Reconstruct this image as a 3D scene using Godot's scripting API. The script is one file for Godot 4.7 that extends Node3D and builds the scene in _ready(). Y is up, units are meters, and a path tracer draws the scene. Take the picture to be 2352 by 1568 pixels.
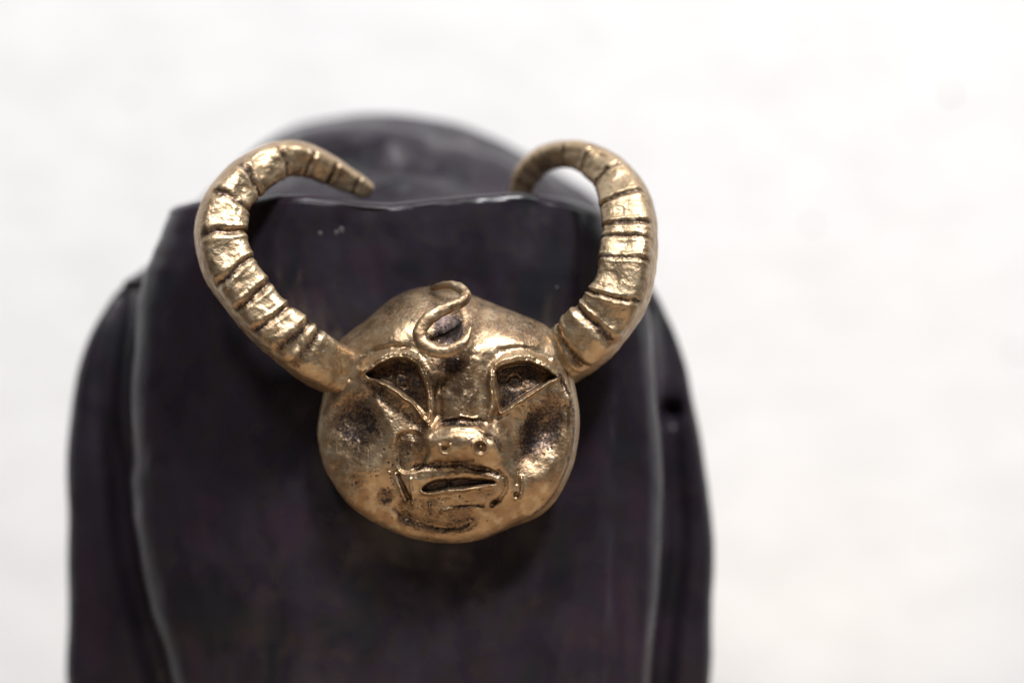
extends Node3D
# Unit "V": 1/2352 of the picture's width at the face; everything below is in V and scaled by S to metres.
const S := 0.24 / 2352.0
const DIST := 4478.0          # camera to the plane z = 0
const CX := 1176.0
const CY := 784.0

var noise_a := FastNoiseLite.new()
var noise_b := FastNoiseLite.new()
var noise_c := FastNoiseLite.new()
var cells := FastNoiseLite.new()

# ---------- sculpting buffer for the face (relief, patination and painted shade), one sample per V ----------
const BX := 690
const BY := 620
const BW := 690
const BH := 660
var relief := PackedFloat32Array()
var patina_and_shade := PackedFloat32Array()  # real patination, plus shade painted in at the right cheek and curl

func _ready() -> void:
	setup_view()
	noise_a.seed = 11; noise_a.frequency = 0.004; noise_a.fractal_octaves = 3
	noise_b.seed = 23; noise_b.frequency = 0.03; noise_b.fractal_octaves = 4
	noise_c.seed = 37; noise_c.frequency = 0.12; noise_c.fractal_octaves = 3
	cells.seed = 5; cells.noise_type = FastNoiseLite.TYPE_CELLULAR; cells.frequency = 0.017
	cells.cellular_return_type = FastNoiseLite.RETURN_DISTANCE
	make_materials()
	build_wall()
	build_tabletop()
	var bull := Node3D.new()
	bull.name = "bull_sculpture"
	bull.set_meta("label", "dark stone bull sculpture with a bronze horned head mounted on its chest")
	bull.set_meta("category", "sculpture")
	add_child(bull)
	build_back(bull)
	build_chest(bull)
	build_head(bull)
	build_horns(bull)

# ---------- camera, light ----------
func area(called: String, at: Vector3, look: Vector3, size: Vector2, energy: float, col: Color) -> void:
	var l := AreaLight3D.new()
	l.name = called
	l.area_size = size
	l.light_energy = energy
	l.light_color = col
	l.shadow_enabled = true
	add_child(l)
	l.look_at_from_position(at, look, Vector3(0.01, 0.05, 1.0).normalized())

func setup_view() -> void:
	var cam := Camera3D.new()
	cam.name = "camera"
	var at := CameraAttributesPhysical.new()
	at.frustum_focal_length = 100.0
	at.frustum_focus_distance = (DIST - 20.0) * S
	at.frustum_near = 0.02
	at.frustum_far = 20.0
	at.exposure_aperture = 4.2
	cam.attributes = at
	cam.fov = rad_to_deg(2.0 * atan(1568.0 / 2.0 / DIST))
	cam.near = 0.02
	cam.far = 20.0
	cam.position = Vector3(0, 0, DIST * S)
	add_child(cam)
	cam.current = true
	var env := Environment.new()
	env.background_mode = Environment.BG_COLOR
	env.background_color = Color(0.06, 0.059, 0.062).linear_to_srgb()
	env.tonemap_mode = Environment.TONE_MAPPER_LINEAR
	env.tonemap_exposure = 1.0
	env.sdfgi_enabled = true
	env.ssao_enabled = true
	env.ssil_enabled = true
	var we := WorldEnvironment.new()
	we.name = "world_environment"
	we.environment = env
	add_child(we)
	area("ceiling_lamp", Vector3(0.66, 1.8, 0.95), Vector3(0, 0, -0.05), Vector2(0.3, 0.3), 6.6, Color(1.0, 0.995, 0.99))
	area("ceiling_lamp", Vector3(-0.5, 1.75, 1.15), Vector3(0, 0, -0.05), Vector2(0.36, 0.36), 2.5, Color(1.0, 0.995, 0.99))

# ---------- helpers ----------
func world_pos(px: float, py: float, z: float) -> Vector3:
	var k := (DIST - z) / DIST
	return Vector3((px - CX) * k, (CY - py) * k, z) * S

func sm(a: float, b: float, x: float) -> float:
	var t := clampf((x - a) / (b - a), 0.0, 1.0)
	return t * t * (3.0 - 2.0 * t)

func spline(p: PackedVector2Array, per: int, closed := false) -> PackedVector2Array:
	var out := PackedVector2Array()
	var n := p.size()
	var last := n if closed else n - 1
	for i in last:
		var a: Vector2 = p[(i - 1 + n) % n] if closed or i > 0 else p[0] * 2.0 - p[1]
		var b: Vector2 = p[i]
		var c: Vector2 = p[(i + 1) % n]
		var d: Vector2 = p[(i + 2) % n] if closed or i + 2 < n else p[n - 1] * 2.0 - p[n - 2]
		for k in per:
			out.append(b.cubic_interpolate(c, a, d, float(k) / per))
	if not closed:
		out.append(p[n - 1])
	return out

func pts(a: Array) -> PackedVector2Array:
	var o := PackedVector2Array()
	for i in range(0, a.size(), 2):
		o.append(Vector2(a[i], a[i + 1]))
	return o

# A mesh from a grid of points; nu columns (wrapping or not), nv rows. keep: which quads (by label) go in.
func grid_normals(P: PackedVector3Array, nu: int, nv: int, wrap: bool) -> PackedVector3Array:
	var N := PackedVector3Array()
	N.resize(P.size())
	for j in nv:
		var j0 := maxi(j - 1, 0)
		var j1 := mini(j + 1, nv - 1)
		for i in nu:
			var i0 := (i - 1 + nu) % nu if wrap else maxi(i - 1, 0)
			var i1 := (i + 1) % nu if wrap else mini(i + 1, nu - 1)
			var du := P[j * nu + i1] - P[j * nu + i0]
			var dv := P[j1 * nu + i] - P[j0 * nu + i]
			N[j * nu + i] = du.cross(dv).normalized()
	return N

func grid_mesh(P: PackedVector3Array, C: PackedColorArray, nu: int, nv: int, wrap: bool, flip: bool, labels := PackedByteArray(), want := 0) -> ArrayMesh:
	var N := grid_normals(P, nu, nv, wrap)
	if flip:
		for i in N.size():
			N[i] = -N[i]
	var I := PackedInt32Array()
	var cols := nu if wrap else nu - 1
	for j in nv - 1:
		for i in cols:
			var a := j * nu + i
			var b := j * nu + (i + 1) % nu
			if labels.size() and labels[a] != want:
				continue
			var c := a + nu
			var d := b + nu
			if flip:
				I.append_array([a, b, c, b, d, c])
			else:
				I.append_array([a, c, b, b, c, d])
	if labels.size():
		var map := PackedInt32Array()
		map.resize(P.size())
		map.fill(-1)
		var p2 := PackedVector3Array()
		var n2 := PackedVector3Array()
		var c2 := PackedColorArray()
		for k in I.size():
			var v := I[k]
			if map[v] < 0:
				map[v] = p2.size()
				p2.append(P[v]); n2.append(N[v]); c2.append(C[v])
			I[k] = map[v]
		P = p2; N = n2; C = c2
	var arr := []
	arr.resize(Mesh.ARRAY_MAX)
	arr[Mesh.ARRAY_VERTEX] = P
	arr[Mesh.ARRAY_NORMAL] = N
	arr[Mesh.ARRAY_COLOR] = C
	arr[Mesh.ARRAY_INDEX] = I
	var m := ArrayMesh.new()
	m.add_surface_from_arrays(Mesh.PRIMITIVE_TRIANGLES, arr)
	return m

func part(called: String, m: Mesh, mat: Material, parent: Node) -> MeshInstance3D:
	var o := MeshInstance3D.new()
	o.name = called
	o.mesh = m
	o.material_override = mat
	parent.add_child(o, true)
	return o

# ---------- materials ----------
var mat_bronze: StandardMaterial3D
var mat_wax: StandardMaterial3D
var mat_wall: StandardMaterial3D
var mat_fleck: StandardMaterial3D
var mat_hole: StandardMaterial3D

func noise_tex(freq: float, seed_: int, oct: int, size := 512, ramp: Gradient = null, kind := FastNoiseLite.TYPE_SIMPLEX_SMOOTH) -> NoiseTexture2D:
	var n := FastNoiseLite.new()
	n.seed = seed_
	n.frequency = freq
	n.fractal_octaves = oct
	n.noise_type = kind
	var t := NoiseTexture2D.new()
	t.width = size
	t.height = size
	t.seamless = true
	t.noise = n
	if ramp:
		t.color_ramp = ramp
	return t

func ramp(a: Array) -> Gradient:
	var g := Gradient.new()
	var o := PackedFloat32Array()
	var c := PackedColorArray()
	for i in range(0, a.size(), 2):
		o.append(a[i])
		var v = a[i + 1]
		c.append(v if v is Color else Color(v, v, v))
	g.offsets = o
	g.colors = c
	return g

func make_materials() -> void:
	mat_bronze = StandardMaterial3D.new()
	mat_bronze.resource_name = "cast_bronze"
	mat_bronze.vertex_color_use_as_albedo = true
	mat_bronze.metallic = 0.9
	mat_bronze.roughness = 1.0
	mat_bronze.roughness_texture = noise_tex(0.02, 3, 5, 512, ramp([0.2, 0.33, 0.55, 0.43, 0.8, 0.58]))
	mat_bronze.heightmap_enabled = true
	mat_bronze.heightmap_texture = noise_tex(0.05, 8, 5, 512)
	mat_bronze.heightmap_scale = 0.012
	mat_bronze.uv1_triplanar = true
	mat_bronze.uv1_scale = Vector3.ONE * 28.0
	mat_wax = StandardMaterial3D.new()
	mat_wax.resource_name = "dark_polished_stone"
	mat_wax.vertex_color_use_as_albedo = true
	mat_wax.roughness = 1.0
	mat_wax.metallic_specular = 0.37
	mat_wax.roughness_texture = noise_tex(0.008, 31, 4, 512, ramp([0.2, 0.22, 0.5, 0.3, 0.8, 0.4]))
	mat_wax.heightmap_enabled = true
	mat_wax.heightmap_texture = noise_tex(0.008, 18, 3, 512)
	mat_wax.heightmap_scale = 0.03
	mat_wax.uv1_triplanar = true
	mat_wax.uv1_scale = Vector3.ONE * 14.0
	mat_wall = StandardMaterial3D.new()
	mat_wall.resource_name = "white_painted_plaster"
	mat_wall.roughness = 0.9
	mat_wall.albedo_color = Color(0.87, 0.875, 0.885).linear_to_srgb()
	mat_wall.albedo_texture = noise_tex(0.01, 77, 4, 512, ramp([0.15, 0.975, 0.5, 0.99, 0.8, 1.0]))
	mat_wall.heightmap_enabled = true
	mat_wall.heightmap_texture = noise_tex(0.02, 78, 5, 512)
	mat_wall.heightmap_scale = 0.02
	mat_wall.uv1_triplanar = true
	mat_wall.uv1_scale = Vector3(4, 6, 4)
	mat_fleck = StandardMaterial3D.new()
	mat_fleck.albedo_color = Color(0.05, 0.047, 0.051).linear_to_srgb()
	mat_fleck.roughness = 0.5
	mat_hole = StandardMaterial3D.new()
	mat_hole.albedo_color = Color(0.05, 0.05, 0.05).linear_to_srgb()
	mat_hole.roughness = 0.9

# ---------- wall ----------
func build_wall() -> void:
	var zw := -2120.0
	var m := BoxMesh.new()
	m.size = Vector3(3.0, 2.4, 0.1)
	var w := part("wall", m, mat_wall, self)
	w.position = Vector3(0, 0.1, zw * S - 0.05)
	w.set_meta("kind", "structure")
	w.set_meta("label", "white painted plaster wall behind the sculpture")
	# small dark nail holes, blurred to discs in the picture
	for h in [[2185, 215, 12.5], [1865, 515, 11.0], [2335, 808, 9.0], [1850, 62, 8.0], [305, 225, 7.0], [2140, 1240, 6.0]]:
		var s := SphereMesh.new()
		s.radius = h[2] * S
		s.height = h[2] * S * 0.6
		s.radial_segments = 16
		s.rings = 8
		var o := part("nail_hole", s, mat_hole, w)
		o.rotation.x = PI / 2
		o.position = world_pos(h[0], h[1], zw) - w.position

# ---------- the tabletop under it, below the picture; the chin mirrors it
func build_tabletop() -> void:
	var mt := StandardMaterial3D.new()
	mt.resource_name = "pale_wood"
	mt.albedo_color = Color(0.40, 0.29, 0.19).linear_to_srgb()
	mt.roughness = 0.6
	var b := BoxMesh.new()
	b.size = Vector3(0.34, 0.03, 0.42)
	var t := part("tabletop", b, mt, self)
	t.position = Vector3(0, (CY - 1960.0) * S * 1.05 - 0.015, 0.02)
	t.set_meta("kind", "structure")

# ---------- the dark body ----------
func wax_color(p: Vector3) -> Color:
	var q := p / S
	var n := noise_a.get_noise_3d(q.x * 1.3, q.y * 0.9, q.z)
	var m := noise_a.get_noise_3d(q.x + 900.0, q.y, q.z)
	var c := Color(0.0225, 0.0178, 0.0252).lerp(Color(0.0145, 0.0121, 0.0166), clampf(0.5 + n * 1.4, 0.0, 1.0))
	return c.lerp(Color(0.027, 0.0205, 0.029), clampf(m * 1.6, 0.0, 0.6))

func build_back(bull: Node3D) -> void:
	# outline of the torso seen from the front, as angles round (895, 900)
	var o := spline(pts([450,475, 520,402, 600,332, 700,286, 800,266, 880,261, 960,268, 1050,286, 1130,316, 1210,360, 1300,410, 1375,462, 1440,560, 1500,660, 1545,750, 1580,850, 1595,930, 1608,990, 1618,1060, 1630,1140, 1640,1250, 1637,1400, 1630,1600, 1600,1780, 1400,1850, 895,1860, 400,1850, 200,1780, 158,1600, 156,1400, 158,1250, 158,1180, 153,1100, 156,1020, 163,950, 175,870, 195,800, 230,728, 270,660, 320,622, 372,585, 420,530]), 8, true)
	var c := Vector2(895, 900)
	var nu := o.size()
	var nv := 150
	var P := PackedVector3Array()
	var C := PackedColorArray()
	var creases := [spline(pts([290,640, 258,800, 246,950, 270,1100, 285,1250, 320,1400, 370,1580]), 2), spline(pts([1525,740, 1545,860, 1545,950, 1550,1080, 1560,1250, 1535,1450, 1520,1600]), 2)]
	var creases_top := [spline(pts([640,395, 760,378, 860,392, 960,388, 1060,420]), 3), spline(pts([880,262, 930,300, 1040,330]), 3), spline(pts([1000,345, 1120,360, 1200,410]), 3)]
	var fold := spline(pts([700,345, 800,333, 900,338, 1000,346, 1050,360, 1090,385, 1160,402, 1240,440]), 6)
	for j in nv:
		# rows: front dome, barrel, back dome
		var s := float(j) / (nv - 1)
		var f: float
		var z: float
		var zt: float
		if s < 0.6:
			var a := (s / 0.6) * PI / 2
			f = sin(a)
			z = -560.0 + 180.0 * pow(cos(a), 0.8)
			zt = -430.0 - 470.0 * pow(clampf((f - 0.58) / 0.42, 0.0, 1.0), 1.25)
		else:
			var a2 := (s - 0.6) / 0.4 * PI / 2
			f = cos(a2)
			z = -560.0 - 830.0 * sin(a2)
			zt = -900.0 - 490.0 * sin(a2)
		f = maxf(f, 0.001)
		for i in nu:
			var k := (DIST + 830.0) / DIST
			var d := (o[i] - c) * f
			# the back keeps its height towards the front: the dome is blunter below than on top
			var up := sm(0.35, 0.85, -(o[i] - c).normalized().y)
			var zz := lerpf(z, zt, up)
			k = (DIST - lerpf(-560.0, -900.0, up)) / DIST
			var p := Vector3((c.x + d.x - CX) * k, (CY - c.y - d.y) * k, zz)
			var n := noise_a.get_noise_3d(p.x, p.y, p.z)
			var r := 1.0 + 0.022 * n * f * minf(1.0, 2.5 * (1.0 - f) + 0.25)
			p.x = (c.x - CX) * k + (p.x - (c.x - CX) * k) * r
			p.y = (CY - c.y) * k + (p.y - (CY - c.y) * k) * r
			if s < 0.6 and p.y > 350.0:
				var kk := (DIST - p.z) / DIST
				var sc := Vector2(p.x / kk + CX, CY - p.y / kk)
				var best := 1e9
				for q in fold.size() - 1:
					best = minf(best, sc.distance_squared_to(Geometry2D.get_closest_point_to_segment(sc, fold[q], fold[q + 1])))
				p.y += 44.0 * exp(-best / 1500.0) + 26.0 * exp(-pow((sc.x - 935.0) / 70.0, 2.0) - pow((sc.y - 428.0) / 16.0, 2.0))
				for cr in creases_top:
					var bt := 1e9
					for q in cr.size() - 1:
						bt = minf(bt, sc.distance_squared_to(Geometry2D.get_closest_point_to_segment(sc, cr[q], cr[q + 1])))
					p.y -= 16.0 * exp(-bt / 500.0) * (1.0 - sm(0.9, 1.0, f))
				p.y += (noise_a.get_noise_2d(p.x * 1.6, p.z * 1.2) * 15.0) * sm(350.0, 460.0, p.y) * (1.0 - sm(0.75, 0.97, f))
			if s < 0.75 and p.y < 150.0:
				var kk := (DIST - p.z) / DIST
				var sc := Vector2(p.x / kk + CX, CY - p.y / kk)
				for cr in creases:
					var best := 1e9
					for q in cr.size() - 1:
						best = minf(best, sc.distance_squared_to(Geometry2D.get_closest_point_to_segment(sc, cr[q], cr[q + 1])))
					p.z -= 50.0 * exp(-best / 900.0) * f
				p.z -= 60.0 * exp(-sc.distance_squared_to(Vector2(1545, 945)) / 500.0)
			P.append(p * S)
			C.append(wax_color(p * S))
	part("back", grid_mesh(P, C, nu, nv, true, true), mat_wax, bull)

func lut(a: Array, y: float) -> float:
	for i in range(2, a.size(), 2):
		if y <= a[i]:
			var t: float = clampf((y - a[i - 2]) / (a[i] - a[i - 2]), 0.0, 1.0)
			return lerpf(a[i - 1], a[i + 1], t * t * (3.0 - 2.0 * t) * 0.4 + t * 0.6)
	return a[a.size() - 1]

func build_chest(bull: Node3D) -> void:
	var top := [300,482, 395,474, 470,459, 560,461, 640,447, 700,447, 760,452, 830,462, 900,466, 960,460, 1000,455, 1100,447, 1200,441, 1290,458, 1370,480, 1460,500]
	var xl := [440,398, 475,388, 530,368, 580,348, 620,330, 700,314, 780,309, 880,300, 960,300, 1060,304, 1100,298, 1180,303, 1280,320, 1400,343, 1530,382, 1700,430, 1900,480]
	var xr := [440,1385, 480,1392, 560,1425, 640,1470, 720,1492, 800,1500, 900,1509, 1000,1519, 1100,1523, 1250,1520, 1350,1514, 1568,1494, 1700,1480, 1900,1440]
	var zf := [440,-136, 520,-130, 620,-126, 800,-120, 1000,-112, 1200,-110, 1400,-107, 1568,-104, 1900,-100]
	var nu := 420
	var nv := 240
	var ncap := 26
	var bev := 14
	var P := PackedVector3Array()
	var C := PackedColorArray()
	var zb := -740.0
	var zm := -345.0
	for j in range(-ncap, nv):
		for i in nu:
			var a := TAU * i / nu
			var cs := cos(a)
			var sn := sin(a)
			var q := 1.0
			var inset := 0.0
			var v := 0.0
			var drop := 0.0
			if j < 0:
				q = float(j + ncap) / ncap
				inset = 20.0
			elif j < bev:
				var ph := PI / 2 * j / bev
				inset = 20.0 * (1.0 - sin(ph))
				drop = 16.0 * (1.0 - cos(ph))
			else:
				v = pow(float(j - bev) / (nv - 1 - bev), 1.1)
			var y := lerpf(470.0 + 16.0, 1900.0, v)
			if j < bev:
				y = 470.0 + drop
			var l := lut(xl, y)
			var r := lut(xr, y)
			var xc := (l + r) / 2
			var hw := (r - l) / 2 - inset
			var hf: float = lut(zf, y) - zm - inset
			var hb := zm - zb - inset
			var px := xc + q * hw * signf(cs) * pow(absf(cs), 2.0 / 2.1)
			px -= hw * q * signf(cs) * 0.2 * sm(0.0, -0.8, sn) * sm(470.0, 640.0, y)
			var z := zm + q * (hf if sn > 0.0 else hb) * signf(sn) * pow(absf(sn), 2.0 / 2.25)
			var ty := lut(top, px) - 470.0
			var near_top := pow(1.0 - clampf((y - 470.0) / 500.0, 0.0, 1.0), 2.0)
			y += ty * near_top
			# behind the front edge the top dips into a hollow
			y += 95.0 * sm(-225.0, -420.0, z) * (1.0 - sm(0.7, 0.9, absf(cs))) * pow(1.0 - clampf((y - 470.0) / 300.0, 0.0, 1.0), 2.0)
			if j < 0:
				y += 10.0 * (1.0 - q * q)
			var w := world_pos(px, y, z) / S
			# sides are drawn where they stand at mid depth
			# hand-made waviness, long vertical strokes
			var amp := 13.0 if j >= bev else 4.0
			var n := noise_a.get_noise_3d(w.x * 1.2, w.y * 0.55, w.z * 0.8) * amp + noise_b.get_noise_3d(w.x * 0.2, w.y * 0.06, w.z * 0.2) * amp * 0.3
			var dir := Vector3(cs, 0.0, sn)
			w += dir * n * minf(q * 1.0, 1.0) * (1.0 - 0.65 * sm(0.8, 0.95, absf(cs)))
			# raised vertical edges on both sides
			if j >= bev and sn > 0.0:
				var e := exp(-pow((absf(cs) - 0.93) / 0.08, 2.0)) * sm(560.0, 760.0, y)
				w.z += 4.0 * e
				w.z -= 20.0 * exp(-pow((px - 1432.0) / 34.0, 2.0)) * sm(760.0, 950.0, y)
				# shallow hollow down the middle of the breast
				w.z -= 22.0 * exp(-pow((px - 900.0) / 170.0, 2.0)) * sm(1150.0, 1320.0, y)
			P.append(w * S)
			C.append(wax_color(w * S))
	var chest := part("chest", grid_mesh(P, C, nu, nv + ncap, true, false), mat_wax, bull)
	# small pale flecks on the finish
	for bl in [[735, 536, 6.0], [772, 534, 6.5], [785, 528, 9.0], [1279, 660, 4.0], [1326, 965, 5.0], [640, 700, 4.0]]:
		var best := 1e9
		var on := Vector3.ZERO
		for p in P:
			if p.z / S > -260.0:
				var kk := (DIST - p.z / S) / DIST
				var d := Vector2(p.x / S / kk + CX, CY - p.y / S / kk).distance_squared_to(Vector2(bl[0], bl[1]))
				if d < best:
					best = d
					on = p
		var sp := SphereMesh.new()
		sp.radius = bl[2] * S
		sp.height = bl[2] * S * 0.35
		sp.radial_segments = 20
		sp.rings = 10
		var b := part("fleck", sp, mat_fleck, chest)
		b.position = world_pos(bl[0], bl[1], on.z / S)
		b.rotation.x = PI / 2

# ---------- sculpting tools ----------
func at_buf(b: PackedFloat32Array, x: float, y: float) -> float:
	var fx := clampf(x - BX, 0.0, BW - 2.001)
	var fy := clampf(y - BY, 0.0, BH - 2.001)
	var ix := int(fx)
	var iy := int(fy)
	fx -= ix
	fy -= iy
	var k := iy * BW + ix
	return lerpf(lerpf(b[k], b[k + 1], fx), lerpf(b[k + BW], b[k + BW + 1], fx), fy)

func dent(cx: float, cy: float, rx: float, ry: float, rot: float, h: float, p := 0.0) -> void:
	var e := maxf(rx, ry) * 2.4
	var c := cos(deg_to_rad(rot))
	var s := sin(deg_to_rad(rot))
	for y in range(maxi(int(cy - e), BY), mini(int(cy + e), BY + BH)):
		for x in range(maxi(int(cx - e), BX), mini(int(cx + e), BX + BW)):
			var dx := x - cx
			var dy := y - cy
			var u := (dx * c + dy * s) / rx
			var v := (-dx * s + dy * c) / ry
			var g := exp(-(u * u + v * v))
			if g > 0.004:
				var k := (y - BY) * BW + x - BX
				relief[k] += h * g
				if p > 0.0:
					patina_and_shade[k] = maxf(patina_and_shade[k], p * minf(1.0, g * 1.6))

func warp(x: float, y: float) -> Vector2:
	return Vector2(noise_b.get_noise_2d(x * 0.9, y * 0.9 + 50.0), noise_b.get_noise_2d(x * 0.9 + 80.0, y * 0.9)) * 3.0

func circle(cx: float, cy: float, rad: float) -> Array:
	var o := []
	for i in 10:
		o.append(cx + cos(TAU * i / 10) * rad)
		o.append(cy + sin(TAU * i / 10) * rad)
	return o

# height h along a polyline, width w falling to w2 at its end; p adds patina
func stroke(a: Array, w: float, h: float, p := 0.0, closed := false, w2 := -1.0) -> void:
	var l := spline(pts(a), 6, closed)
	if closed:
		l.append(l[0])
	var lo := Vector2(1e9, 1e9)
	var hi := -lo
	for q in l:
		lo = lo.min(q)
		hi = hi.max(q)
	var e := maxf(w, w2) * 2.3
	var x0 := maxi(int(lo.x - e), BX)
	var y0 := maxi(int(lo.y - e), BY)
	var nx := mini(int(hi.x + e) + 1, BX + BW) - x0
	var ny := mini(int(hi.y + e) + 1, BY + BH) - y0
	var best := PackedFloat32Array()
	best.resize(nx * ny)
	best.fill(1e9)
	for i in l.size() - 1:
		var A := l[i]
		var B := l[i + 1]
		var ab := B - A
		var ll := maxf(ab.length_squared(), 1e-6)
		var wi := w if w2 < 0.0 else lerpf(w, w2, float(i) / l.size())
		for y in range(maxi(int(minf(A.y, B.y) - e), y0), mini(int(maxf(A.y, B.y) + e) + 1, y0 + ny)):
			for x in range(maxi(int(minf(A.x, B.x) - e), x0), mini(int(maxf(A.x, B.x) + e) + 1, x0 + nx)):
				var ap := Vector2(x, y) + warp(x, y) - A
				var t := clampf(ap.dot(ab) / ll, 0.0, 1.0)
				var d := (ap - ab * t).length_squared() / (wi * wi)
				var k := (y - y0) * nx + x - x0
				if d < best[k]:
					best[k] = d
	for y in ny:
		for x in nx:
			var d := best[y * nx + x]
			if d < 5.3:
				var g := exp(-d) * (1.0 + 0.6 * minf(1.0, 6.0 / w) * noise_b.get_noise_2d((x + x0) * 0.9, (y + y0) * 0.9))
				var k := (y + y0 - BY) * BW + x + x0 - BX
				relief[k] += h * g
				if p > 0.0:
					patina_and_shade[k] = maxf(patina_and_shade[k], p * minf(1.0, g * 1.7))

# plateau (or pit) inside a closed outline, its wall edge wide
func plateau(a: Array, h: float, edge: float, p := 0.0) -> void:
	var l := spline(pts(a), 4, true)
	var lo := Vector2(1e9, 1e9)
	var hi := -lo
	for q in l:
		lo = lo.min(q)
		hi = hi.max(q)
	for y in range(maxi(int(lo.y - edge), BY), mini(int(hi.y + edge) + 1, BY + BH)):
		for x in range(maxi(int(lo.x - edge), BX), mini(int(hi.x + edge) + 1, BX + BW)):
			var q := Vector2(x, y) + warp(x, y) * 0.6
			var inside := false
			var d := 1e9
			var j := l.size() - 1
			for i in l.size():
				var A := l[i]
				var B := l[j]
				if (A.y > q.y) != (B.y > q.y) and q.x < (B.x - A.x) * (q.y - A.y) / (B.y - A.y) + A.x:
					inside = not inside
				var ab := B - A
				var t := clampf((q - A).dot(ab) / maxf(ab.length_squared(), 1e-6), 0.0, 1.0)
				d = minf(d, (q - A - ab * t).length_squared())
				j = i
			d = sqrt(d) * (1.0 if inside else -1.0)
			var g := sm(-edge, edge, d)
			if g > 0.0:
				var k := (y - BY) * BW + x - BX
				relief[k] += h * g
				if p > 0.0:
					patina_and_shade[k] = maxf(patina_and_shade[k], p * g)

const EYE_L := [842,862, 868,840, 905,826, 940,829, 960,848, 973,880, 980,912, 980,944, 966,930, 935,905, 892,882]
const EYE_R := [1141,852, 1170,837, 1212,833, 1250,848, 1277,866, 1258,876, 1222,898, 1185,922, 1152,942, 1145,900]
const SNOUT := [972,1008, 1000,990, 1040,981, 1085,982, 1120,994, 1148,1015, 1140,1042, 1100,1058, 1055,1060, 1010,1055, 985,1040]

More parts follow.
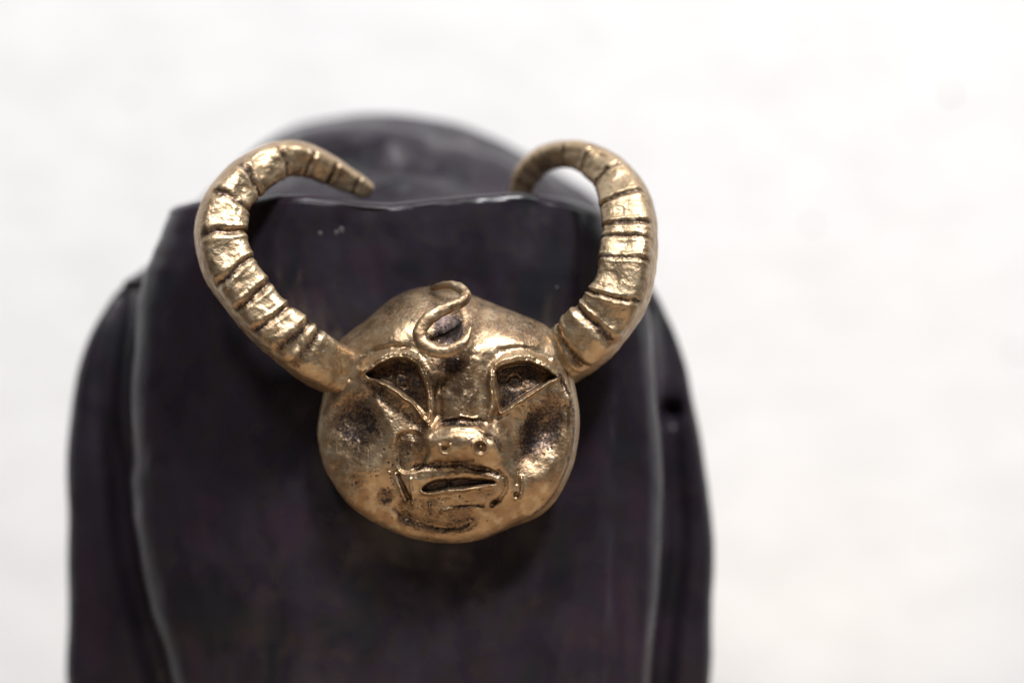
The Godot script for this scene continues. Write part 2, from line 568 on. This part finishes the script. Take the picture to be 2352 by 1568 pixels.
func sculpt_face() -> void:
	relief.resize(BW * BH)
	patina_and_shade.resize(BW * BH)
	# broad forms: forehead bosses, nose bridge, cheeks
	dent(885, 775, 80, 50, -25, 20)
	dent(1140, 768, 76, 58, 15, 22)
	dent(1036, 765, 56, 62, 0, -12, 0.5)
	stroke([1078,812, 1070,880, 1062,945], 36, 20)
	stroke([1022,850, 1010,900, 1008,950], 13, -11, 0.42)
	stroke([1128,868, 1122,930, 1112,978], 13, 9)
	dent(820, 972, 54, 60, 15, -31, 0.72)
	stroke([870,905, 925,948, 962,980], 20, -7, 0.5)
	stroke([868,930, 890,965, 905,1000], 14, 6)
	dent(1244, 985, 47, 74, 30, -41, 0.74)  # right cheek hollow: its dark reflection is painted into the colour
	dent(1205, 1050, 34, 36, 20, -10, 0.42)
	dent(820, 1075, 60, 46, 30, 8)
	dent(1230, 1115, 60, 40, -20, 8)
	# muzzle, snout
	plateau([930,1010, 965,992, 1040,975, 1112,978, 1150,1000, 1172,1060, 1172,1120, 1140,1165, 1060,1190, 980,1180, 930,1150, 918,1080], 12, 24)
	plateau([914,998, 968,998, 984,1040, 962,1076, 918,1078], -13, 6, 0.44)
	plateau(SNOUT, 24, 24)
	dent(1060, 1020, 62, 32, 0, 16)
	stroke([1018,971, 1060,967, 1104,973], 12, -8, 0.62)
	stroke([1000,980, 1012,968, 1045,957, 1095,960], 4, 5)
	stroke([974,1008, 1000,988, 1045,981, 1085,983, 1122,996], 5, 5)
	stroke([1003,1060, 1050,1064, 1085,1060], 5, -6, 0.35)
	stroke([1120,1000, 1140,1010, 1152,1035], 7, -5, 0.5)
	# nostrils
	stroke([1009,1024, 1014,1036, 1026,1041, 1036,1033, 1033,1022], 3.5, 6)
	dent(1024, 1030, 9, 8, 0, -12, 0.3); dent(1027, 1032, 4.5, 4.5, 0, 9)
	stroke(circle(1103, 1027, 17), 3.5, 6, 0.0, true)
	dent(1103, 1027, 12, 13, 0, -17, 0.45); dent(1104, 1026, 6, 6, 0, 13)
	# eyes: pit, brow band, lids with a thin proud edge
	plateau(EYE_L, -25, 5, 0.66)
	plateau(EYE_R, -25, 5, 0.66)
	stroke([834,854, 866,828, 905,813, 944,816, 970,840, 986,880, 992,915, 990,950, 982,975], 9, 11, 0.0, false, 6.0)
	stroke([840,858, 868,835, 905,820, 941,823, 964,845, 977,880, 984,912, 984,945], 3.2, 6)
	stroke([842,864, 892,888, 930,914, 958,940, 978,968], 4.0, 10)
	stroke([1288,862, 1256,837, 1215,820, 1172,823, 1136,840, 1128,880, 1131,920, 1124,960], 9, 11, 0.0, false, 6.0)
	stroke([1282,863, 1253,844, 1213,828, 1171,832, 1141,848, 1137,882, 1142,918, 1147,946], 3.2, 6)
	stroke([1282,867, 1258,880, 1222,903, 1185,928, 1150,950], 4.0, 10)
	stroke([805,868, 838,822, 880,800, 930,798], 8, -6, 0.25)
	stroke([1150,806, 1200,800, 1260,822], 8, -5)
	stroke(circle(921, 873, 17), 2.8, -4, 0.0, true)
	dent(921, 873, 7, 7, 0, 1)
	stroke(circle(1182, 877, 15), 2.6, -3.5, 0.0, true)
	dent(1182, 877, 6, 6, 0, 1)
	# mouth
	stroke([955,1072, 1000,1069, 1055,1067, 1100,1076, 1142,1088], 8, -7, 0.62)
	stroke([945,1104, 987,1097, 1050,1088, 1100,1091, 1142,1098], 7, 2)
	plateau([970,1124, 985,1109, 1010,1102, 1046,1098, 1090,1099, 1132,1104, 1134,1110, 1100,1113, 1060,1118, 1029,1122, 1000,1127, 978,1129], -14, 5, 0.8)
	stroke([968,1130, 987,1134, 1029,1129, 1072,1124, 1135,1114], 4, 6)
	stroke([1028,1100, 1031,1112, 1029,1124], 4, 6)
	stroke([1147,1082, 1163,1109, 1153,1138, 1131,1160], 6, -6, 0.4)
	stroke([914,1090, 926,1116, 939,1147], 4.5, -7, 0.5)
	stroke([905,1090, 917,1118, 929,1146], 4, 6)
	stroke([943,1098, 945,1125, 947,1156], 3.5, 6)
	dent(930, 1149, 6, 6, 0, 13)
	stroke([893,1084, 903,1090, 912,1088], 3, 3)
	stroke([1190,1080, 1188,1095, 1187,1110], 4.5, -5, 0.42)
	stroke([1199,1095, 1198,1120, 1196,1140], 3.5, 6)
	stroke(circle(1186, 1136, 9), 3, 3, 0.0, true)
	dent(1186, 1136, 6, 8, 0, -6, 0.5)
	dent(1138, 1152, 14, 5, -20, -8, 0.7)
	# brown hollow under the lip, black crescent below it
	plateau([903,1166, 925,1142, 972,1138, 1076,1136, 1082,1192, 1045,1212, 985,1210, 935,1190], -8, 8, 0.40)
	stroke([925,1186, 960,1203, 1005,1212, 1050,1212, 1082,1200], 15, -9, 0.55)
	stroke([1045,1167, 1085,1162, 1110,1162], 3.5, -6, 0.6)
	stroke([1012,1176, 1020,1170, 1058,1167, 1092,1161], 2.6, 7)
	stroke([987,1160, 990,1176], 3.5, 6)
	dent(885, 1138, 18, 24, 30, -5, 0.6)
	# crease where the front meets the right side
	stroke([1284,862, 1312,920, 1320,985, 1309,1050, 1292,1108, 1268,1152], 5, -7, 0.6)
	# dark patches: patination, plus other darker tone where noted
	dent(862, 888, 30, 12, 25, -3, 0.68)
	dent(1072, 890, 40, 80, 0, 0.01, 0.37)
	dent(1092, 790, 30, 56, -20, 0.01, 0.43)
	dent(1020, 768, 56, 44, 0, 0.01, 0.6)
	dent(1030, 756, 42, 40, 0, -2, 0.9)  # inside the curl: patination deepened to paint in its inner shadow
	dent(1040, 838, 36, 22, 0, 0.01, 0.74)
	dent(1000, 705, 170, 46, 0, 0.01, 0.42)  # broad darker tone over the upper forehead
	dent(1190, 750, 90, 40, 25, 0.01, 0.42)  # the same darker tone towards the right horn
	dent(800, 800, 40, 40, 0, 0.01, 0.28)
	# casting pits
	var rng := RandomNumberGenerator.new()
	rng.seed = 9
	for k in 110:
		var c := Vector2(880, 1020) + Vector2(rng.randfn(), rng.randfn()) * Vector2(50, 60)
		var r := rng.randf_range(1.6, 3.4)
		dent(c.x, c.y, r, r, 0, -r * 0.4, 0.55 * float(k % 2))
	for k in 130:
		var c := Vector2(rng.randf_range(740, 1320), rng.randf_range(700, 1240))
		var r := rng.randf_range(1.4, 2.8)
		dent(c.x, c.y, r, r, 0, -r * 0.6, 0.8 * float(k % 2))
	# fine file marks in the left hollow and beside the snout
	for k in 12:
		var x := rng.randf_range(775, 870)
		var y := rng.randf_range(960, 1040)
		stroke([x, y, x - 3, y + rng.randf_range(12, 30)], 1.5, rng.randf_range(-1.6, 1.6))
	for k in 4:
		var y := rng.randf_range(1002, 1070)
		stroke([920, y, 950, y + rng.randf_range(-3, 3)], 1.4, rng.randf_range(-1.6, 1.6))

func bronze(p: Vector3, dark: float, worn := 0.0) -> Color:
	var q := p / S
	var n := noise_a.get_noise_3d(q.x * 2.0, q.y * 2.0, q.z * 2.0)
	var m := noise_b.get_noise_3d(q.x, q.y, q.z)
	var c := Color(0.45, 0.325, 0.20).lerp(Color(0.32, 0.215, 0.127), clampf(0.5 + n * 1.5, 0.0, 1.0))
	c = c.lerp(Color(0.51, 0.415, 0.29), clampf(m * 1.5, 0.0, 0.8))
	var f := noise_c.get_noise_3d(q.x * 1.1, q.y * 1.1, q.z * 1.1)
	var g := noise_b.get_noise_3d(q.x * 0.5 + 300.0, q.y * 0.5, q.z * 0.5)
	c = c.lerp(Color(0.51, 0.41, 0.27), worn * (0.55 + 0.4 * g))
	# a brown tarnish film, and over it the black patina left in patches
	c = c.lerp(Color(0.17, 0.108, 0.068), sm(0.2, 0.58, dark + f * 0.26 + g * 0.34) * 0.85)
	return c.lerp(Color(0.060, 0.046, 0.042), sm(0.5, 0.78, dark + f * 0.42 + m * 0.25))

func in_poly(p: PackedVector2Array, q: Vector2) -> bool:
	return Geometry2D.is_point_in_polygon(q, p)

func build_head(bull: Node3D) -> void:
	sculpt_face()
	var ol := spline(pts([728,1000, 740,1062, 765,1112, 800,1158, 842,1190, 890,1215, 940,1235, 1000,1246, 1060,1247, 1112,1237, 1170,1213, 1230,1190, 1270,1158, 1300,1110, 1322,1050, 1332,970, 1324,900, 1308,840, 1290,790, 1255,748, 1195,722, 1140,700, 1095,682, 1060,664, 1015,657, 956,662, 910,677, 870,703, 829,740, 795,768, 765,800, 748,850, 742,900, 732,950]), 24, true)
	var c := Vector2(1030, 965)
	var nu := 760
	# radius of the outline at each angle
	var R := PackedFloat32Array()
	R.resize(nu)
	for i in nu:
		var a := TAU * i / nu
		var dir := Vector2(cos(a), sin(a))
		var best := 300.0
		for k in ol.size():
			var A := ol[k] - c
			var B := ol[(k + 1) % ol.size()] - c
			var ca := dir.cross(A)
			var cb := dir.cross(B)
			if ca * cb <= 0.0 and dir.dot(A) > 0.0 and absf(ca - cb) > 1e-9:
				best = dir.dot(A + (B - A) * (ca / (ca - cb)))
				break
		R[i] = best
	var nf := 250
	var rows := nf + 30
	var P := PackedVector3Array()
	var C := PackedColorArray()
	var L := PackedByteArray()
	var eye_l := spline(pts(EYE_L), 4, true)
	var eye_r := spline(pts(EYE_R), 4, true)
	var sn := spline(pts(SNOUT), 4, true)
	for j in rows:
		for i in nu:
			var a := TAU * i / nu
			var ca := cos(a)
			var sa := sin(a)
			var right := sm(0.45, 0.95, cos(a - 0.25))
			var up := sm(0.15, 0.9, -sa)
			var rim := R[i] - 15.0 * right - 2.0
			var t := minf(float(j) / nf, 1.0)
			var rr := t * rim
			var x := c.x + ca * rr
			var y := c.y + sa * rr
			var edge := 12.0 * (1.0 - right * 0.8)
			var z := -30.0 + 66.0 * (1.0 - pow(t, 2.7)) - up * 70.0 * pow(t, 5.0) + 0.10 * (x - 1030.0)
			var te := maxf(0.0, (rr - (rim - edge * 2.2)) / (edge * 2.2))
			z -= edge * te * te * te
			var fade := 1.0 - sm(0.95, 1.0, t) * 0.8
			z += at_buf(relief, x, y) * fade
			z += noise_a.get_noise_2d(x * 2.2, y * 2.2) * 5.0 + noise_b.get_noise_2d(x * 0.8, y * 0.8) * 0.6 + noise_c.get_noise_2d(x, y) * 0.12
			var pat := at_buf(patina_and_shade, x, y)
			if j > nf:
				var u := float(j - nf) / (rows - 1 - nf)
				# the rim turns over its side to the back
				var s1 := minf(u / 0.6, 1.0)
				rr = lerpf(rim, R[i], pow(s1, 0.7)) 
				z -= lerpf(10.0, 46.0, right) * s1
				if u > 0.6:
					var s2 := (u - 0.6) / 0.4
					rr = R[i] * (1.0 - 0.75 * s2 * s2)
					z -= 90.0 * pow(s2, 0.6)
				x = c.x + ca * rr
				y = c.y + sa * rr
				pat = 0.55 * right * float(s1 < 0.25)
			var p := world_pos(x, y, z)
			P.append(p)
			C.append(bronze(p, pat))
			var lab := 0
			if j < nf:
				var q := Vector2(x, y)
				if x < 990.0 and x > 835.0 and y > 820.0 and y < 950.0 and in_poly(eye_l, q):
					lab = 1
				elif x > 1135.0 and x < 1285.0 and y > 825.0 and y < 950.0 and in_poly(eye_r, q):
					lab = 2
				elif x > 965.0 and x < 1155.0 and y > 975.0 and y < 1065.0 and in_poly(sn, q):
					lab = 3
			L.append(lab)
	var head := part("head", grid_mesh(P, C, nu, rows, true, true, L, 0), mat_bronze, bull)
	head.set_meta("label", "round bronze bull face with worn dark patination")
	part("eye", grid_mesh(P, C, nu, rows, true, true, L, 1), mat_bronze, head)
	part("eye", grid_mesh(P, C, nu, rows, true, true, L, 2), mat_bronze, head)
	part("snout", grid_mesh(P, C, nu, rows, true, true, L, 3), mat_bronze, head)
	# forelock: a curled tapering cord lying on the brow
	var path := [[990,664,5.0,-84], [1008,657,8.0,-60], [1031,654,10.0,-40], [1056,662,12.0,-22], [1069,677,13,0], [1060,692,13.5,16], [1034,704,13.5,28], [1003,718,15,36], [978,738,16,42], [964,765,16.5,50], [973,791,16.5,58], [999,806,16,66], [1030,806,15.5,72], [1058,792,13.5,70], [1073,773,9,62], [1081,752,2.5,52]]
	var m := tube(path, 8, 28, [], 1.0, 0.75, 77.0, 0.0)
	part("forelock", m, mat_bronze, head)

# ---------- tubes: horns and forelock ----------
func tube(path: Array, per: int, na: int, grooves: Array, hand: float, flat: float, seed_: float, horn: float) -> ArrayMesh:
	# smooth path
	var ctr := PackedVector3Array()
	var rad := PackedFloat32Array()
	for i in path.size() - 1:
		var p0 = path[maxi(i - 1, 0)]
		var p1 = path[i]
		var p2 = path[i + 1]
		var p3 = path[mini(i + 2, path.size() - 1)]
		for k in per:
			var t := float(k) / per
			ctr.append(Vector3(cubic_interpolate(p1[0], p2[0], p0[0], p3[0], t), cubic_interpolate(p1[1], p2[1], p0[1], p3[1], t), cubic_interpolate(p1[3], p2[3], p0[3], p3[3], t)))
			rad.append(cubic_interpolate(p1[2], p2[2], p0[2], p3[2], t))
	var e = path[path.size() - 1]
	ctr.append(Vector3(e[0], e[1], e[3]))
	rad.append(e[2])
	var n := ctr.size()
	var arc := PackedFloat32Array()
	arc.append(0.0)
	for i in range(1, n):
		arc.append(arc[i - 1] + ctr[i].distance_to(ctr[i - 1]))
	# grooves: nearest place on the path
	var G := []
	for g in grooves:
		var best := 1e9
		var s := 0.0
		for i in n:
			var d := Vector2(ctr[i].x - g[0], ctr[i].y - g[1]).length_squared()
			if d < best:
				best = d
				s = arc[i]
		G.append([s, g[2], g[3], g[4] if g.size() > 4 else 0.0])
	var bounds := PackedFloat32Array()
	for g in G:
		if g[1] > 4.5:
			bounds.append(g[0])
	bounds.append(0.0)
	bounds.append(arc[n - 1])
	bounds.sort()
	var rng := RandomNumberGenerator.new()
	rng.seed = int(seed_) + 3
	var segs := []
	for i in bounds.size():
		segs.append([rng.randf_range(-4.0, 4.0), rng.randf_range(0.0, 9.0), rng.randf_range(-0.5, 0.6), rng.randf_range(-0.4, 0.4), rng.randf_range(-3.0, 3.0)])
	var P := PackedVector3Array()
	var C := PackedColorArray()
	var cap := 8
	for j in range(0, n + cap):
		var i := mini(j, n - 1)
		var q := 1.0
		var ahead := 0.0
		if j >= n:
			var ph := PI / 2 * (j - n + 1) / cap
			q = maxf(cos(ph), 0.001)
			ahead = sin(ph) * rad[i] * 0.55
		var T := (ctr[mini(i + 1, n - 1)] - ctr[maxi(i - 1, 0)]).normalized()
		var side := Vector3(-T.y, T.x, 0.0).normalized() * hand      # in the picture's plane, y down
		var front := side.cross(T).normalized()
		if front.z < 0.0:
			front = -front
		for k in na:
			var a := TAU * k / na
			var ca := cos(a)
			var sa := sin(a)
			var r := rad[i] * q
			var pu := 1.0
			if horn > 0.0:
				# slightly squared section
				var ta := a + 0.24
				pu = 1.0 / pow(pow(absf(cos(ta)), 3.8) + pow(absf(sin(ta)), 3.8), 1.0 / 3.8)
				pu = lerpf(0.94, pu * 0.94, 0.85)
			var s := arc[i]
			var dark := 0.0
			var h := 0.0
			if horn > 0.0:
				var wob := noise_b.get_noise_2d(a * 30.0 + seed_, s * 0.2) * 4.0
				var front_side := sm(-0.35, 0.25, sa)
				for g in G:
					var w: float = g[2]
					var d: float = (s + wob + g[3] * ca * rad[i] * 0.5 - g[0]) / w
					if absf(d) < 3.0:
						var ex := exp(-d * d)
						var cut: float = front_side * sm(-0.86, -0.52, ca)
						h -= g[1] * 0.62 * (0.75 + 0.9 * noise_b.get_noise_2d(a * 25.0, g[0])) * ex * cut
						h += g[1] * 0.14 * exp(-pow(absf(d) - 1.9, 2.0) * 2.0) * cut
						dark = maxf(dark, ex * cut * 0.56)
				var fade := sm(0.0, 60.0, s) * sm(1.0, 14.0, arc[n - 1] - s + 8.0)
				# hammered facets and dents
				var b := clampi(bounds.bsearch(s) - 1, 0, bounds.size() - 2)
				var lu := 2.0 * (s - bounds[b]) / maxf(bounds[b + 1] - bounds[b], 1.0) - 1.0
				var sg = segs[b]
				var inner := sm(1.0, 0.75, absf(lu)) * fade * front_side * sm(-0.7, -0.4, ca)
				h += inner * (sg[0] * lu * 0.6 + sg[4] * ca - sg[1] * exp(-pow((ca - sg[2]) / 0.35, 2.0) - pow((lu - sg[3]) / 0.45, 2.0)))
				h += (cells.get_noise_3d(cos(a) * 62.0, sin(a) * 62.0, s + seed_) + 0.55) * 8.5 * fade * horn * (0.3 + 0.7 * front_side * sm(-0.75, -0.4, ca))
				h += noise_b.get_noise_3d(cos(a) * 40.0, sin(a) * 40.0, s * 0.8 + seed_) * 1.6 * fade
				h += noise_c.get_noise_3d(cos(a) * 50.0, sin(a) * 50.0, s + seed_) * 0.3
				h *= clampf(rad[i] / 45.0, 0.35, 1.0)
			else:
				h = noise_b.get_noise_3d(ca * 12.0, sa * 12.0, s) * 3.0 * minf(1.0, rad[i] / 10.0)
			var rr := (r * pu + h * q)
			var p := ctr[i] + T * ahead + side * ca * rr + front * sa * rr * flat
			var wp := world_pos(p.x, p.y, p.z)
			P.append(wp)
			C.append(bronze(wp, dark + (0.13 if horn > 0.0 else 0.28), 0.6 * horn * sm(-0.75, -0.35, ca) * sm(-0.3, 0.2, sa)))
	return grid_mesh(P, C, na, n + cap, true, hand < 0.0)

func build_horns(bull: Node3D) -> void:
	var left := [[805,866,56,-100], [755,842,60,-62], [712,816,61,-34], [660,774,61,-18], [611,731,60,-20], [566,674,61,-24], [523,610,62,-30], [506,545,60,-42], [510,495,58,-58], [531,450,54,-80], [575,404,50,-110], [632,370,45,-146], [688,364,40,-180], [742,384,36,-210], [790,410,30,-236], [824,426,25,-250], [845,437,19,-258]]
	var gl := [[684,804,10,9], [666,774,9,8,0.3], [628,731,11,8,0.4], [586,682,12,8,-0.2], [539,626,12,8,-0.3], [526,541,11,8], [516,470,9,8], [551,407,9,7,0.3], [632,364,8,6], [700,360,10,6,0.4], [756,386,8,6,-0.2], [814,416,7,5]]
	var m := tube(left, 34, 150, gl, 1.0, 0.95, 0.0, 1.0)
	var h := part("horn", m, mat_bronze, bull)
	h.set_meta("label", "left bronze horn with notched rings, its tip resting on the chest ridge")
	var right := [[1235,845,64,-150], [1278,826,68,-110], [1318,800,70,-76], [1356,768,72,-48], [1392,728,70,-36], [1418,688,70,-30], [1434,645,69,-34], [1443,581,68,-52], [1447,515,64,-80], [1437,458,58,-114], [1411,408,47,-156], [1371,374,40,-200], [1325,355,34,-240], [1280,355,31,-276], [1243,369,31,-306], [1212,398,31,-330], [1197,430,28,-344], [1193,465,24,-350]]
	var gr := [[1302,812,7,8], [1334,784,14,8], [1383,747,13,9], [1420,684,10,5,0.5], [1434,608,7,5], [1437,560,4,5], [1442,531,10,5], [1438,473,7,5], [1406,414,8,5], [1362,373,7,4], [1310,356,4,4], [1262,360,3,3], [1243,372,3,3], [1225,388,3,3], [1205,412,3,3]]
	var m2 := tube(right, 34, 150, gr, -1.0, 0.95, 500.0, 1.0)
	var h2 := part("horn", m2, mat_bronze, bull)
	h2.set_meta("label", "right bronze horn with deep dark grooves, its tip hooked behind the chest ridge")
